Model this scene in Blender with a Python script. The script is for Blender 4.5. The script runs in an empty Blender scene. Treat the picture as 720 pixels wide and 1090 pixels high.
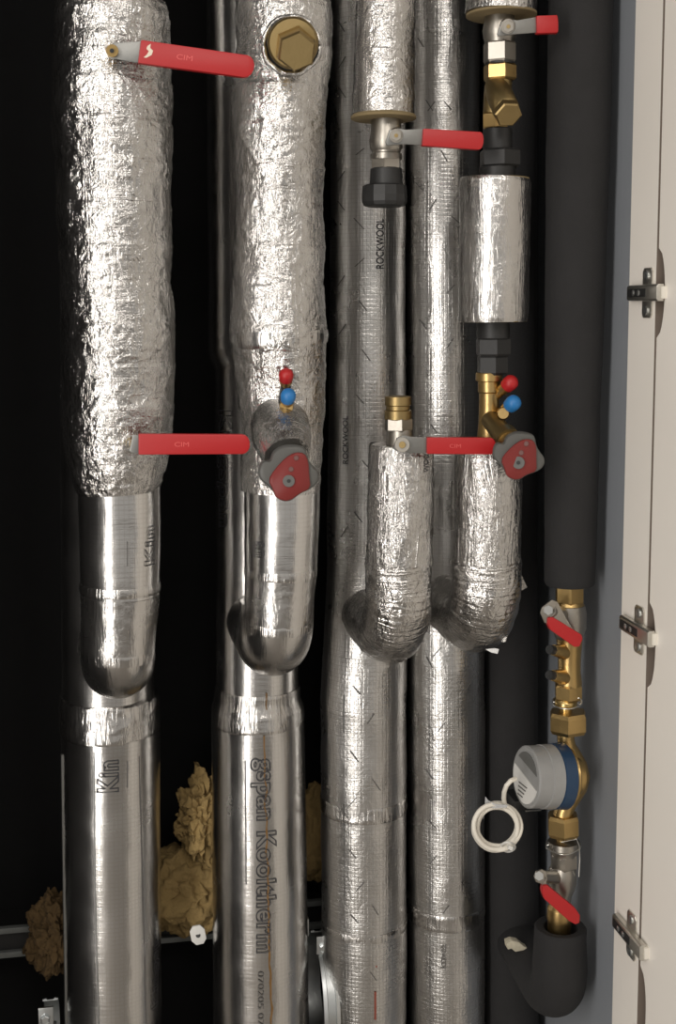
import bpy, bmesh, math, random
from mathutils import Vector, Matrix, noise
random.seed(4)
C = bpy.context.scene.collection
pi = math.pi
# ------------------------------------------------------------------ camera
F, PX, PY = 1350.0, 360.0, 470.0
CAM = Vector((0, 0, 1.45))
pitch = math.atan(140 / F)
yaw = math.atan(260 * math.cos(pitch) / F)
FW = Vector((math.sin(yaw) * math.cos(pitch), math.cos(yaw) * math.cos(pitch), -math.sin(pitch)))
RT = Vector((math.cos(yaw), -math.sin(yaw), 0))
UP = RT.cross(FW)
cd = bpy.data.cameras.new('camera'); cam = bpy.data.objects.new('camera', cd); C.objects.link(cam)
cam.matrix_world = Matrix(((RT.x, UP.x, -FW.x, CAM.x), (RT.y, UP.y, -FW.y, CAM.y), (RT.z, UP.z, -FW.z, CAM.z), (0, 0, 0, 1)))
cd.sensor_fit = 'HORIZONTAL'; cd.sensor_width = 36; cd.lens = F / 720 * 36
cd.shift_x = 0; cd.shift_y = -(545 - PY) / 720; cd.clip_start = .05
bpy.context.scene.camera = cam

def P(px, py, Y):
    d = FW * F + RT * (px - PX) - UP * (py - PY)
    return CAM + d * (Y / d.y)
def PXW(px, py, X):                     # the point on the plane x = X seen at a pixel
    d = FW * F + RT * (px - PX) - UP * (py - PY)
    return CAM + d * (X / d.x)
def S(px, py, Y):
    return (P(px + 1, py, Y) - P(px - 1, py, Y)).x / 2
YF, YR, YB = 1.35, 1.52, 1.70           # branch axes, riser axes, back wall

# ------------------------------------------------------------------ materials
def new_mat(name):
    m = bpy.data.materials.new(name); m.use_nodes = True
    nt = m.node_tree; b = nt.nodes['Principled BSDF']
    return m, nt, b
def node(nt, kind, **kw):
    n = nt.nodes.new(kind)
    for k, v in kw.items():
        if k.startswith('i_'):
            n.inputs[k[2:].replace('_', ' ')].default_value = v
        else: setattr(n, k, v)
    return n
def math_n(nt, op, a, b=None, c=None):
    n = nt.nodes.new('ShaderNodeMath'); n.operation = op
    for i, v in enumerate((a, b, c)):
        if v is None: continue
        if isinstance(v, (int, float)): n.inputs[i].default_value = v
        else: nt.links.new(v, n.inputs[i])
    return n.outputs[0]
def scaled(nt, src, s):
    n = node(nt, 'ShaderNodeMapping'); n.inputs['Scale'].default_value = s
    nt.links.new(src, n.inputs['Vector']); return n.outputs[0]
def noise_n(nt, vec, scale, detail=4, rough=.5, dist=0):
    n = node(nt, 'ShaderNodeTexNoise', i_Scale=scale, i_Detail=detail, i_Roughness=rough, i_Distortion=dist)
    nt.links.new(vec, n.inputs['Vector']); return n.outputs['Fac']
def ridge(nt, fac):                     # sharp creases
    return math_n(nt, 'POWER', math_n(nt, 'SUBTRACT', 1.0, math_n(nt, 'MULTIPLY', math_n(nt, 'ABSOLUTE', math_n(nt, 'SUBTRACT', fac, .5)), 4.0)), 1.6)

def foil(name, crinkle=1.0, fine=.5, grid=0.0, horiz=0.0, vert=0.0, rough=.24, col=(.58, .57, .555), pitch=.0052, dents=0.0, dist=.0012, freq=1.0):
    m, nt, b = new_mat(name)
    b.inputs['Metallic'].default_value = 1
    tc = node(nt, 'ShaderNodeTexCoord'); o = tc.outputs['Object']; uv = tc.outputs['UV']
    h = math_n(nt, 'MULTIPLY', noise_n(nt, o, 26, 3, .5), .8 * crinkle + .25)
    def add(v, k):
        nonlocal h
        h = math_n(nt, 'MULTIPLY_ADD', v, k, h)
    if crinkle:
        add(ridge(nt, noise_n(nt, scaled(nt, uv, (1, 1.25, 1)), 62 * freq, 4, .55, .9)), .55 * crinkle)
        add(ridge(nt, noise_n(nt, scaled(nt, uv, (1.1, .9, 1)), 135 * freq, 3, .6, .6)), .28 * crinkle)
        vo = node(nt, 'ShaderNodeTexVoronoi', i_Scale=105.0 * freq, i_Randomness=1.0); nt.links.new(uv, vo.inputs['Vector'])
        add(vo.outputs['Distance'], .35 * crinkle)
    if horiz:                            # creases running round the pipe
        add(ridge(nt, noise_n(nt, scaled(nt, uv, (9, 130, 1)), 1, 2, .6, .5)), .35 * horiz)
    if vert:                             # creases running along the pipe
        add(ridge(nt, noise_n(nt, scaled(nt, uv, (120, 14, 1)), 1, 3, .6, .8)), .45 * vert)
    if dents:
        add(ridge(nt, noise_n(nt, uv, 17, 2, .5, 2.5)), .6 * dents)
    if fine: add(noise_n(nt, uv, 420, 3, .7), .09 * fine)
    g = None
    if grid:
        sp = node(nt, 'ShaderNodeSeparateXYZ'); nt.links.new(uv, sp.inputs[0])
        def line(c, p):
            s = math_n(nt, 'SINE', math_n(nt, 'MULTIPLY', c, 2 * pi / p))
            return math_n(nt, 'POWER', math_n(nt, 'MAXIMUM', s, 0.0), 5.0)
        g = math_n(nt, 'MAXIMUM', line(sp.outputs[0], pitch), math_n(nt, 'MULTIPLY', line(sp.outputs[1], pitch * .98), 1.0))
        patch = math_n(nt, 'MULTIPLY', noise_n(nt, o, 9, 2), 1.5)
        g = math_n(nt, 'MULTIPLY', g, patch)
        add(g, -.22 * grid)
    bp = node(nt, 'ShaderNodeBump'); bp.inputs['Strength'].default_value = 1; bp.inputs['Distance'].default_value = dist
    nt.links.new(h, bp.inputs['Height']); nt.links.new(bp.outputs[0], b.inputs['Normal'])
    r = math_n(nt, 'MULTIPLY_ADD', noise_n(nt, o, 14, 4, .6), .22, rough - .11)
    nt.links.new(r, b.inputs['Roughness'])
    mx = node(nt, 'ShaderNodeMix', data_type='RGBA')
    mx.inputs[6].default_value = (*col, 1); mx.inputs[7].default_value = (col[0] * .86, col[1] * .84, col[2] * .82, 1)
    if g is not None:
        f = math_n(nt, 'MULTIPLY', g, .9)
    else:
        f = noise_n(nt, o, 30, 4)
    nt.links.new(f, mx.inputs[0]); nt.links.new(mx.outputs[2], b.inputs['Base Color'])
    return m
def simple(name, col, rough=.5, metal=0.0, bump=0.0, bscale=200, var=0.0, vscale=25, spec=None):
    m, nt, b = new_mat(name)
    b.inputs['Metallic'].default_value = metal; b.inputs['Roughness'].default_value = rough
    if spec is not None: b.inputs['Specular IOR Level'].default_value = spec
    tc = node(nt, 'ShaderNodeTexCoord'); o = tc.outputs['Object']
    n = noise_n(nt, o, vscale, 5, .6)
    mx = node(nt, 'ShaderNodeMix', data_type='RGBA')
    mx.inputs[6].default_value = (*[c * (1 - var) for c in col], 1); mx.inputs[7].default_value = (*[min(1, c * (1 + var)) for c in col], 1)
    nt.links.new(n, mx.inputs[0]); nt.links.new(mx.outputs[2], b.inputs['Base Color'])
    if bump:
        bp = node(nt, 'ShaderNodeBump'); bp.inputs['Strength'].default_value = 1; bp.inputs['Distance'].default_value = bump
        nt.links.new(noise_n(nt, o, bscale, 4, .6), bp.inputs['Height']); nt.links.new(bp.outputs[0], b.inputs['Normal'])
    return m

M = {}
M['wrap'] = foil('crinkled_foil_wrap', crinkle=.62, fine=.4, horiz=.5, vert=.35, rough=.22, dist=.0015, freq=.95)
M['wrap_heavy'] = foil('heavily_creased_foil', crinkle=.5, fine=.4, vert=.8, rough=.21, dist=.0015, freq=1.25)
M['sleeve'] = foil('foil_sleeve', crinkle=.3, fine=.35, vert=.5, horiz=.15, rough=.25, dist=.0011)
M['smooth'] = foil('smooth_foil_jacket', crinkle=.06, fine=.12, grid=.12, horiz=.16, vert=.06, rough=.24, dist=.0010)
M['scrim'] = foil('scrim_foil_jacket', crinkle=.16, fine=.25, grid=.38, horiz=.12, vert=.14, rough=.29, dist=.0015)
M['tape'] = foil('foil_joint_tape', crinkle=.12, fine=.2, vert=.45, rough=.24, dist=.0013)
M['elbow'] = foil('foil_elbow_jacket', crinkle=.12, fine=.2, vert=.2, rough=.26, dist=.0014)
M['elbow_heavy'] = foil('creased_foil_elbow', crinkle=.55, fine=.35, horiz=1.2, rough=.22, dist=.0020, freq=.9)
M['brass'] = simple('brass', (.50, .345, .145), .34, 1, .0002, 260, .12)
M['brass_bright'] = simple('bright_brass', (.66, .48, .2), .28, 1, .0001, 200, .1)
M['brass_dull'] = simple('dull_brass', (.34, .25, .115), .42, 1, .0002, 260, .15)
M['nickel'] = simple('nickel_plate', (.38, .355, .315), .38, 1, .0001, 300, .08)
M['steel'] = simple('lever_steel', (.27, .27, .26), .45, 1, .0001, 300, .08)
M['galv'] = simple('galvanised_steel', (.55, .57, .57), .36, 1, .0002, 120, .12)
M['rail'] = simple('dark_rail_steel', (.22, .23, .22), .6, .3, .0002, 120, .3)  # darker and rougher than the galvanised steel
M['hinge'] = simple('hinge_nickel', (.64, .62, .57), .36, 1, .0, 100, .06)
M['red'] = simple('red_plastic_sleeve', (.40, .011, .013), .45, 0, .0001, 150, .05)
M['red_dull'] = simple('dull_red_plastic', (.18, .018, .016), .5, 0, .0, 150, .08)
M['red_faint'] = simple('worn_red_print', (.62, .09, .085), .5)
M['blue'] = simple('blue_plastic_cap', (.018, .16, .42), .45)
M['grey'] = simple('grey_plastic_knob', (.10, .10, .094), .5, 0, .0001, 150, .1)
M['blackiron'] = simple('black_plastic_fitting', (.014, .014, .014), .5, 0, .0002, 200, .2)
M['foam'] = simple('black_foam_lagging', (.014, .0135, .014), .88, 0, .0006, 420, .25, 40)
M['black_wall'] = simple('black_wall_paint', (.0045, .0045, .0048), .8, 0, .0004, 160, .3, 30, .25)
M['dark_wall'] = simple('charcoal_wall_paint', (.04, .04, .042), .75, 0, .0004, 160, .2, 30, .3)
M['blue_wall'] = simple('blue_grey_wall_paint', (.235, .25, .272), .7, 0, .0003, 200, .06, 12)
M['cream'] = simple('cream_lacquer', (.90, .85, .78), .45, 0, .0001, 60, .03, 8)
M['core'] = simple('door_core_board', (.17, .135, .11), .8)
M['ink'] = simple('printing_ink', (.03, .03, .035), .6)
M['ink_red'] = simple('red_printing_ink', (.22, .05, .03), .6)
M['ink_dash'] = simple('grey_printing_ink', (.10, .095, .09), .6)
M['rust'] = simple('brown_glue', (.17, .085, .02), .5, 0, 0, 100, .4, 90)
M['wool'] = simple('yellow_mineral_wool', (.30, .205, .08), .95, 0, .003, 160, .3, 30)
M['wool_dark'] = simple('brown_mineral_wool', (.10, .06, .022), .95, 0, .004, 150, .4, 30)  # darker and browner than the yellow wool
M['woolend'] = simple('lagging_core', (.20, .15, .075), .9, 0, .001, 300, .2)
M['meter'] = simple('meter_grey_plastic', (.26, .26, .255), .35, 0, 0, 100, .15, 60)
M['meter_blue'] = simple('meter_blue_ring', (.010, .035, .08), .35)
M['white'] = simple('white_cable_sheath', (.72, .68, .60), .5)
M['paper'] = simple('paper_label', (.66, .65, .62), .6)
M['clear'] = simple('clear_plastic', (.50, .50, .50), .15, 0, .001, 90)
M['cream_bit'] = simple('torn_cream_tape', (.55, .50, .38), .8, 0, .001, 200, .3, 120)
M['wire'] = simple('seal_wire', (.55, .54, .50), .3, .9)
M['floor'] = simple('concrete_floor', (.30, .275, .245), .7, 0, .0005, 60, .2)
M['ceil'] = simple('black_ceiling', (.02, .02, .02), .9)
M['corridor'] = simple('cream_corridor_paint', (.55, .50, .43), .7)
M['paint_chip'] = simple('bare_metal_chip', (.72, .62, .5), .5)
M['redox'] = simple('digit_window', (.14, .06, .055), .4)

# ------------------------------------------------------------------ objects
def link(name, me, mat, parent=None):
    o = bpy.data.objects.new(name, me); C.objects.link(o)
    if mat is not None: me.materials.append(mat)
    if parent is not None:
        o.parent = parent; o.matrix_parent_inverse = Matrix.Translation(-parent.location)
    return o
def thing(name, label, cat, loc, group=None):
    o = bpy.data.objects.new(name, None); C.objects.link(o); o.location = loc; o.empty_display_size = .02
    o['label'] = label; o['category'] = cat
    if group: o['group'] = group
    return o
def tag(o, label, cat, group=None):
    o['label'] = label; o['category'] = cat
    if group: o['group'] = group
    return o
def finish(bm, name, mat, parent=None, smooth=True, angle=None, recalc=True):
    if recalc: bmesh.ops.recalc_face_normals(bm, faces=bm.faces)
    for f in bm.faces: f.smooth = smooth
    if smooth and angle is not None:
        bm.normal_update()
        for e in bm.edges:
            if len(e.link_faces) == 2 and e.calc_face_angle(0) > angle: e.smooth = False
    me = bpy.data.meshes.new(name); bm.to_mesh(me); bm.free()
    return link(name, me, mat, parent)

def sweep_into(bm, pts, rads, seg=48, capa=True, capb=True, ref=Vector((0, 1, 0)), disp=None, rot=0.0, uvl=None):
    """a ring of vertices round every point; u and v in metres"""
    n = len(pts); rings = []; s = 0.0; vs = []
    ax = ref.copy()
    for i in range(n):
        ia, ib = max(i - 1, 0), min(i + 1, n - 1)
        while ia > 0 and (pts[ia] - pts[i]).length < 1e-7: ia -= 1
        while ib < n - 1 and (pts[ib] - pts[i]).length < 1e-7: ib += 1
        t = (pts[ib] - pts[ia])
        if t.length < 1e-9: t = Vector((0, 0, 1))
        t.normalize()
        ax = ax - t * ax.dot(t)
        if ax.length < 1e-5: ax = Vector((1, 0, 0)) - t * t.x
        ax.normalize(); ay = t.cross(ax)
        if i: s += (pts[i] - pts[i - 1]).length
        vs.append(s); ring = []
        for k in range(seg):
            an = 2 * pi * k / seg + rot
            d = ax * math.cos(an) + ay * math.sin(an)
            r = rads[i]
            p = pts[i] + d * r
            if disp: p = pts[i] + d * (r + disp(p, an, s, i))
            ring.append(bm.verts.new(p))
        rings.append(ring)
    rm = max(rads)
    for i in range(n - 1):
        for k in range(seg):
            k2 = (k + 1) % seg
            f = bm.faces.new((rings[i][k], rings[i][k2], rings[i + 1][k2], rings[i + 1][k]))
            if uvl:
                us = (k, k + 1, k + 1, k); ws = (vs[i], vs[i], vs[i + 1], vs[i + 1])
                for l, u, w in zip(f.loops, us, ws): l[uvl].uv = (2 * pi * u / seg * rm, w)
    for cap, ring in ((capa, rings[0]), (capb, rings[-1])):
        if cap:
            f = bm.faces.new(ring)
            if uvl:
                for l in f.loops: l[uvl].uv = (l.vert.co.x, l.vert.co.y)
    return rings
def tube(name, pts, rads, mat, parent=None, seg=48, capa=True, capb=True, disp=None, angle=.7, rot=0.0, ref=Vector((0, 1, 0)), smooth=True):
    bm = bmesh.new(); uvl = bm.loops.layers.uv.new('UVMap')
    if isinstance(rads, (int, float)): rads = [rads] * len(pts)
    sweep_into(bm, pts, rads, seg, capa, capb, ref, disp, rot, uvl)
    return finish(bm, name, mat, parent, smooth, angle)
def interp(keys, y):
    if y <= keys[0][0]: return keys[0][1:]
    for a, b in zip(keys, keys[1:]):
        if y <= b[0]:
            t = (y - a[0]) / (b[0] - a[0])
            return tuple(u + (v - u) * t for u, v in zip(a[1:], b[1:]))
    return keys[-1][1:]
def profile(keys, Y, step=4.0):
    """keys (py, left px, right px): axis points and radii of an upright pipe at depth Y"""
    y0, y1 = keys[0][0], keys[-1][0]
    ys = sorted(set([k[0] for k in keys] + [y0 + (y1 - y0) * i / max(1, int((y1 - y0) / step)) for i in range(int((y1 - y0) / step) + 1)]))
    pts, rads = [], []
    for y in ys:
        l, r = interp(keys, y)
        c = (l + r) / 2
        pts.append(P(c, y, Y)); rads.append((r - l) / 2 * S(c, y, Y))
    return pts, rads
def upright(name, keys, mat, parent, Y=YF, step=4.0, seg=64, disp=None, capa=True, capb=True, angle=.7, rot=0.0):
    pts, rads = profile(keys, Y, step)
    return tube(name, pts, rads, mat, parent, seg, capa, capb, disp, angle, rot)
def fitting(name, cx, rows, mat, parent, Y=YF, seg=40, rot=0.0, cx2=None, smooth=True):
    """a turned or hexagonal fitting: rows (py, half width px)"""
    y0, y1 = rows[0][0], rows[-1][0]
    pts, rads = [], []
    for y, r in rows:
        c = cx if cx2 is None else cx + (cx2 - cx) * (y - y0) / max(1e-6, y1 - y0)
        pts.append(P(c, y, Y)); rads.append(r * S(c, y, Y))
    return tube(name, pts, rads, mat, parent, seg, rot=rot, angle=.5, smooth=smooth and seg > 8)
def hexnut(name, cx, y0, y1, r, mat, parent, Y=YF, rot=.35, ch=.12, seg=6):
    d = (y1 - y0) * ch
    return fitting(name, cx, [(y0, r * .9), (y0 + d, r), (y1 - d, r), (y1, r * .9)], mat, parent, Y, seg, rot, smooth=False)
def bevel_bm(bm, w, seg=2):
    bmesh.ops.bevel(bm, geom=[e for e in bm.edges], offset=w, segments=seg, affect='EDGES', profile=.6)
def loft(name, loops, mat, parent, bevel=0.0, angle=.6):
    """loops of points, first and last closed by caps"""
    bm = bmesh.new(); rs = [[bm.verts.new(p) for p in lp] for lp in loops]; n = len(rs[0])
    for a, b in zip(rs, rs[1:]):
        for k in range(n): bm.faces.new((a[k], a[(k + 1) % n], b[(k + 1) % n], b[k]))
    bm.faces.new(rs[0]); bm.faces.new(rs[-1])
    bmesh.ops.recalc_face_normals(bm, faces=bm.faces)
    if bevel: bevel_bm(bm, bevel)
    return finish(bm, name, mat, parent, True, angle)
def plate(name, poly, Y, th, mat, parent, bevel=.0, Y2=None, angle=.6):
    """a plate whose front face lies at depth Y, th thick"""
    n = len(poly)
    ys = [Y + ((Y2 - Y) * (p[2] if len(p) > 2 else 0) if Y2 is not None else 0) for p in poly]
    fr = [P(p[0], p[1], y) for p, y in zip(poly, ys)]
    bk = [p + Vector((0, th, 0)) for p in fr]
    return loft(name, [fr, bk], mat, parent, bevel, angle)
def box(name, lo, hi, mat, parent=None, bevel=.0):
    bm = bmesh.new(); bmesh.ops.create_cube(bm, size=1)
    for v in bm.verts: v.co = Vector([lo[i] + (v.co[i] + .5) * (hi[i] - lo[i]) for i in range(3)])
    if bevel: bevel_bm(bm, bevel)
    return finish(bm, name, mat, parent, bevel > 0, .6)
def ball_disp(amp, sc, octv=4, squash=None):
    def f(p, an, s, i): return amp * noise.fractal(p * sc, 1.0, 2.0, octv)
    return f
def wrap_disp(amp=.0016, seed=0.0, lap=0.0):
    off = Vector((seed * 3.1, seed * 1.7, seed))
    def f(p, an, s, i):
        q = p + off
        a = noise.noise(q * 18) * amp * 1.2 + noise.noise(Vector((q.x * 45, q.y * 45, q.z * 30))) * amp * .7
        c = 1 - abs(noise.noise(Vector((q.x * 60, q.y * 60, q.z * 75)))) * 3
        e = 0.0
        if lap:
            ph = (p.z + .004 * noise.noise(Vector((math.cos(an), math.sin(an), math.floor(p.z / .041) + seed)))) / .041
            e = ((ph % 1.0) - .5) * lap
        return a + max(c, 0) ** 2 * amp * .45 + e
    return f

def front_row(py, c, hw, off, Y):
    """pixel row on the axis of an upright pipe whose front surface shows at row py"""
    k = math.sqrt(max(0.0, 1 - (off / hw) ** 2)) if abs(off) < hw else 0.0
    return 330 + (py - 330) * (1 - hw * S(c, py, Y) * k / Y)
# text laid round an upright pipe
def lettering(name, text, keys, Y, px, y_start, length, cap, mat, parent, cw=True, outline=False, bold=0.0, lift=.0015):
    """letters along a pipe. px: pixel column of the baseline; cap: cap height px"""
    cu = bpy.data.curves.new('t', 'FONT'); cu.body = text; cu.size = 1.0
    if outline:
        cu.fill_mode = 'NONE'; cu.bevel_depth = .017; cu.bevel_resolution = 0; cu.offset = .03; cu.space_character = 1.12
    else:
        cu.offset = bold
    ob = bpy.data.objects.new('t', cu); C.objects.link(ob)
    bpy.context.view_layer.update()
    me = ob.evaluated_get(bpy.context.evaluated_depsgraph_get()).to_mesh()
    bm = bmesh.new(); bm.from_mesh(me); ob.to_mesh_clear()
    bpy.data.objects.remove(ob); bpy.data.curves.remove(cu)
    if not outline:
        bmesh.ops.triangulate(bm, faces=bm.faces)
    xs = [v.co.x for v in bm.verts]; x0, x1 = min(xs), max(xs)
    for v in bm.verts:
        tx = (v.co.x - x0) / (x1 - x0) * length; ty = v.co.y / .69 * cap; tz = v.co.z
        py = y_start + tx if cw else y_start - tx
        l, r = interp(keys, py); c = (l + r) / 2; hw = (r - l) / 2
        py = front_row(py, c, hw, px - c, Y)
        phi = math.asin(max(-.98, min(.98, (px - c) / hw))) + (ty if cw else -ty) / hw
        view = -math.atan2((c - 100), F)            # the way the camera sees this pipe
        a = phi + view
        sc = S(c, py, Y); R = hw * sc + lift + (tz * cap * sc * .6 if outline else 0)
        o = P(c, py, Y)
        v.co = o + Vector((math.sin(a) * R, -math.cos(a) * R, 0))
    return finish(bm, name, mat, parent, False, recalc=outline)
def strip(name, rows, keys, Y, mat, parent, lift=.0012):
    """thin line printed or run along a pipe: rows (py, px, half width px)"""
    bm = bmesh.new(); prev = None
    for py, px, w in rows:
        l, r = interp(keys, py); c = (l + r) / 2; hw = (r - l) / 2; view = -math.atan2((c - 100), F)
        py = front_row(py, c, hw, px - c, Y)
        sc = S(c, py, Y); R = hw * sc; o = P(c, py, Y); cur = []
        for q, e in ((px - w, -.0004), (px - w, lift), (px + w, lift), (px + w, -.0004)):
            a = math.asin(max(-.99, min(.99, (q - c) / hw))) + view
            cur.append(bm.verts.new(o + Vector((math.sin(a) * (R + e), -math.cos(a) * (R + e), 0))))
        if prev:
            for k in range(3): bm.faces.new((prev[k], prev[k + 1], cur[k + 1], cur[k]))
        prev = cur
    return finish(bm, name, mat, parent, False)
def dashes(name, marks, keys, Y, mat, parent, lift=.0014):
    """short printed strokes: (px0, py0, px1, py1)"""
    for x0, y0, x1, y1 in marks:
        bm = bmesh.new(); q = []
        for px, py in ((x0 - .6, y0), (x0 + .6, y0), (x1 + .6, y1), (x1 - .6, y1)):
            l, r = interp(keys, py); c = (l + r) / 2; hw = (r - l) / 2; view = -math.atan2((c - 100), F)
            py = front_row(py, c, hw, px - c, Y)
            a = math.asin(max(-.97, min(.97, (px - c) / hw))) + view; R = hw * S(c, py, Y) + lift
            q.append(bm.verts.new(P(c, py, Y) + Vector((math.sin(a) * R, -math.cos(a) * R, 0))))
        bm.faces.new(q)
        finish(bm, name, mat, parent, False, recalc=False)

# ================================================================== the setting
def struct(o):
    o['kind'] = 'structure'; return o
XW = PXW(671, 330, 1).x * 0 + (P(671, 330, 1.30)).x          # face of the right wall
def seam_y(py, px): return PXW(px, py, XW).y
Y_EDGE = 1.30; Y_SEAM = PXW(700.5, 330, XW).y
XL = -.36
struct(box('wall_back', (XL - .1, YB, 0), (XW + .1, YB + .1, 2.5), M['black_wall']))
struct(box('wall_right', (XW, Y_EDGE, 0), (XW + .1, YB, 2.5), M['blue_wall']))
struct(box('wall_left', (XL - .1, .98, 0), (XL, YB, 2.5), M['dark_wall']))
struct(box('floor', (-3, -2.5, -.05), (3, YB + .1, 0), M['floor']))
struct(box('ceiling', (XL - .1, .98, 2.5), (XW + .1, YB + .1, 2.55), M['ceil']))
fr = struct(box('trim_1', (XW - .0015, Y_SEAM + .0030, 0), (XW + .1, Y_EDGE, 2.5), M['cream']))
box('trim_edge', (XW - .0013, Y_SEAM + .0012, 0), (XW + .1, Y_SEAM + .0030, 2.5), M['core'], fr)

# cabinet door, folded open towards the camera, with three half-moon hinge recesses in its edge
def make_door():
    y1, y0, x0, x1 = Y_SEAM - .0012, .78, XW - .001, XW + .019
    zc = [P_seam(312), P_seam(691), P_seam(1092)]
    def outline(depth):
        """outline in (y, z) going up the hinged edge, with the recesses"""
        pts = [(y0, .012), (y1, .012)]
        for z in sorted(zc):
            h, d = .046, .0165
            for k in range(0, 17):
                t = -1 + 2 * k / 16
                pts.append((y1 - d * math.sqrt(max(0, 1 - t * t)) ** 1.0, z + h * t))
        pts += [(y1, 2.49), (y0, 2.49)]
        return pts
    bm = bmesh.new()
    o = outline(0)[1:-1]; x2 = x0 + .007; prev = None
    for y, z in o:
        cur = [bm.verts.new((x0, y0, z)), bm.verts.new((x0, y, z)), bm.verts.new((x2, y, z)), bm.verts.new((x2, y0, z))]
        if prev:
            for k in range(4): bm.faces.new((prev[k], prev[(k + 1) % 4], cur[(k + 1) % 4], cur[k]))
        else: bm.faces.new(cur)
        prev = cur
    bm.faces.new(prev)
    bmesh.ops.remove_doubles(bm, verts=bm.verts, dist=1e-6)
    d = finish(bm, 'door_1', M['cream'], None, False)
    back = box('door_back_panel', (x0 + .007, y0, .012), (x1, y1, 2.49), M['core'], d)
    d['label'] = 'cream cabinet door standing open at the right edge'
    return struct(d)
def P_seam(py): return PXW(699, py, XW).z
door = make_door()

# ================================================================== left riser and its branch
def riser(label, keys, mat, Y=YR, disp=None, step=10):
    lo = P((keys[-1][1] + keys[-1][2]) / 2, keys[-1][0], Y)
    t = thing('riser_pipe', label, 'insulated pipe', Vector((lo.x, lo.y, 0)), 'foil insulated risers')
    return t
def ext(keys):                            # carry the outline on beyond the frame
    a, b = keys[0], keys[-1]
    top = (-650,) + a[1:]; bot = (1790,) + b[1:]
    return [top] + keys + [bot]
def to_floor(pts, rads):
    out = [(p, r) for p, r in zip(pts, rads) if .0 < p.z < 2.5]
    return [p for p, r in out], [r for p, r in out]
def riser_tube(name, keys, mat, parent, Y=YR, step=12, seg=72, disp=None, capa=False, capb=False):
    pts, rads = profile(keys, Y, step); pts, rads = to_floor(pts, rads)
    return tube(name, pts, rads, mat, parent, seg, capa, capb, disp)
def ringband(name, keys, y0, y1, grow, mat, parent, Y=YR, amp=.0008, seed=1.0, step=2.0):
    ks = []
    n = max(2, int((y1 - y0) / step))
    for i in range(n + 1):
        y = y0 + (y1 - y0) * i / n; l, r = interp(keys, y)
        e = grow * (0.15 if i in (0, n) else 1.0)
        ks.append((y, l - e, r + e))
    return upright(name, ks, mat, parent, Y, step, 96, wrap_disp(amp, seed))
def rag(amp, seed):
    return wrap_disp(amp, seed)

# --- riser 1
K1u = ext([(0, 63, 163), (770, 66, 165)])
K1l = [(775, 65, 171), (1090, 70, 172), (1790, 74, 176)]
t = riser('foil covered riser furthest left, grid creased, behind the bulging wrap', K1l, None)
riser_tube('foil_jacket', [(-650, 63, 163), (0, 63, 163), (750, 66, 165), (776, 66, 166)], M['smooth'], t, disp=wrap_disp(.0006, 3), step=6)
riser_tube('foil_jacket', K1l, M['smooth'], t, disp=wrap_disp(.0005, 5), step=6)
ringband('joint_tape', [(690, 66, 165), (775, 66, 168)], 738, 779, 2.2, M['tape'], t, amp=.0018, seed=4)
lettering('lettering', 'Kin', K1l, YR, 125, 844, 34, 20, M['ink'], t, cw=False, outline=True)
lettering('lettering', 'Kingspan', K1l, YR, 166.5, 1075, 100, 10, M['ink'], t, cw=False, outline=True)
strip('printed_line', [(812, 135, .45), (840, 135, .45)], K1l, YR, M['ink_dash'], t)
strip('lap_edge_line', [(800, 67.2, .5), (940, 69.2, .5), (1095, 71.8, .5)], K1l, YR, M['steel'], t, lift=.0018)  # steel strip put in for the highlight line along the jacket's left lap
strip('lap_edge_line', [(800, 101, .5), (940, 102, .6), (1095, 106, .5)], K1l, YR, M['steel'], t, lift=.0012)
strip('lap_edge_line', [(796, 147, .5), (940, 151, .7), (1095, 155, .5)], K1l, YR, M['ink_dash'], t, lift=.0004)

def branch_elbow(name, key, Yf, Yr, xr, hc, Rb, r, mat, parent, y_from, seg=64, arc=6, disp=None, steps=1, rr=None):
    """pipe turning from the front axis back to its riser. key: (cx at y_from); hc: pixel row of the level run; sizes px"""
    cx = key
    a = P(cx, y_from, Yf); b = P(cx, hc, Yf); s = S(cx, hc, Yf); R = Rb * s
    zc = b.z; top = Vector((b.x, Yf, zc + R)); pts = []
    n0 = max(1, int((a.z - top.z) / .006)) if disp else 1
    if a.z > top.z + .001:
        for i in range(n0): pts.append(a.lerp(top, i / n0))
    for i in range(arc + 1):
        an = pi / 2 * i / arc
        pts.append(Vector((b.x, Yf + R * (1 - math.cos(an)), zc + R * (1 - math.sin(an)))))
    end = Vector((xr, Yr - .01, zc)); st = pts[-1].copy()
    n1 = 8 if disp else 1
    for i in range(1, n1 + 1): pts.append(st.lerp(end, i / n1))
    rm = r * s
    return tube(name, pts, rm, mat, parent, seg, True, True, disp, angle=.9)

# --- branch 1
KB1w = [(2, 63, 178), (8, 60, 181), (20, 58, 183), (60, 57, 181), (110, 57, 183.5), (150, 58, 184), (200, 60, 182), (250, 62, 181.5), (300, 63.5, 183),
        (340, 65, 186.5), (400, 66, 187), (440, 67, 186), (470, 69, 183), (498, 73, 176), (514, 78, 172.5), (522, 81, 170.5)]
KB1p = [(515, 82.5, 170.5), (560, 84, 171), (632, 85.5, 170.5), (640, 86, 169.8), (690, 86.5, 165.5), (699, 87.5, 164.5)]
lo = P(127, 700, YF)
t = thing('branch_pipe', 'branch under the two left red levers, wrapped in a bulging crinkled foil jacket', 'insulated pipe', lo, 'foil covered branches')
upright('foil_wrap', KB1w, M['wrap'], t, YF, 2.2, 160, wrap_disp(.0020, 1, .0010))
upright('foil_jacket', [(-620, 78, 165), (6, 78, 165)], M['smooth'], t, YF, 20, 48)
upright('foil_jacket', KB1p[:3], M['smooth'], t, YF, 4, 96, wrap_disp(.0005, 2))
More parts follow.
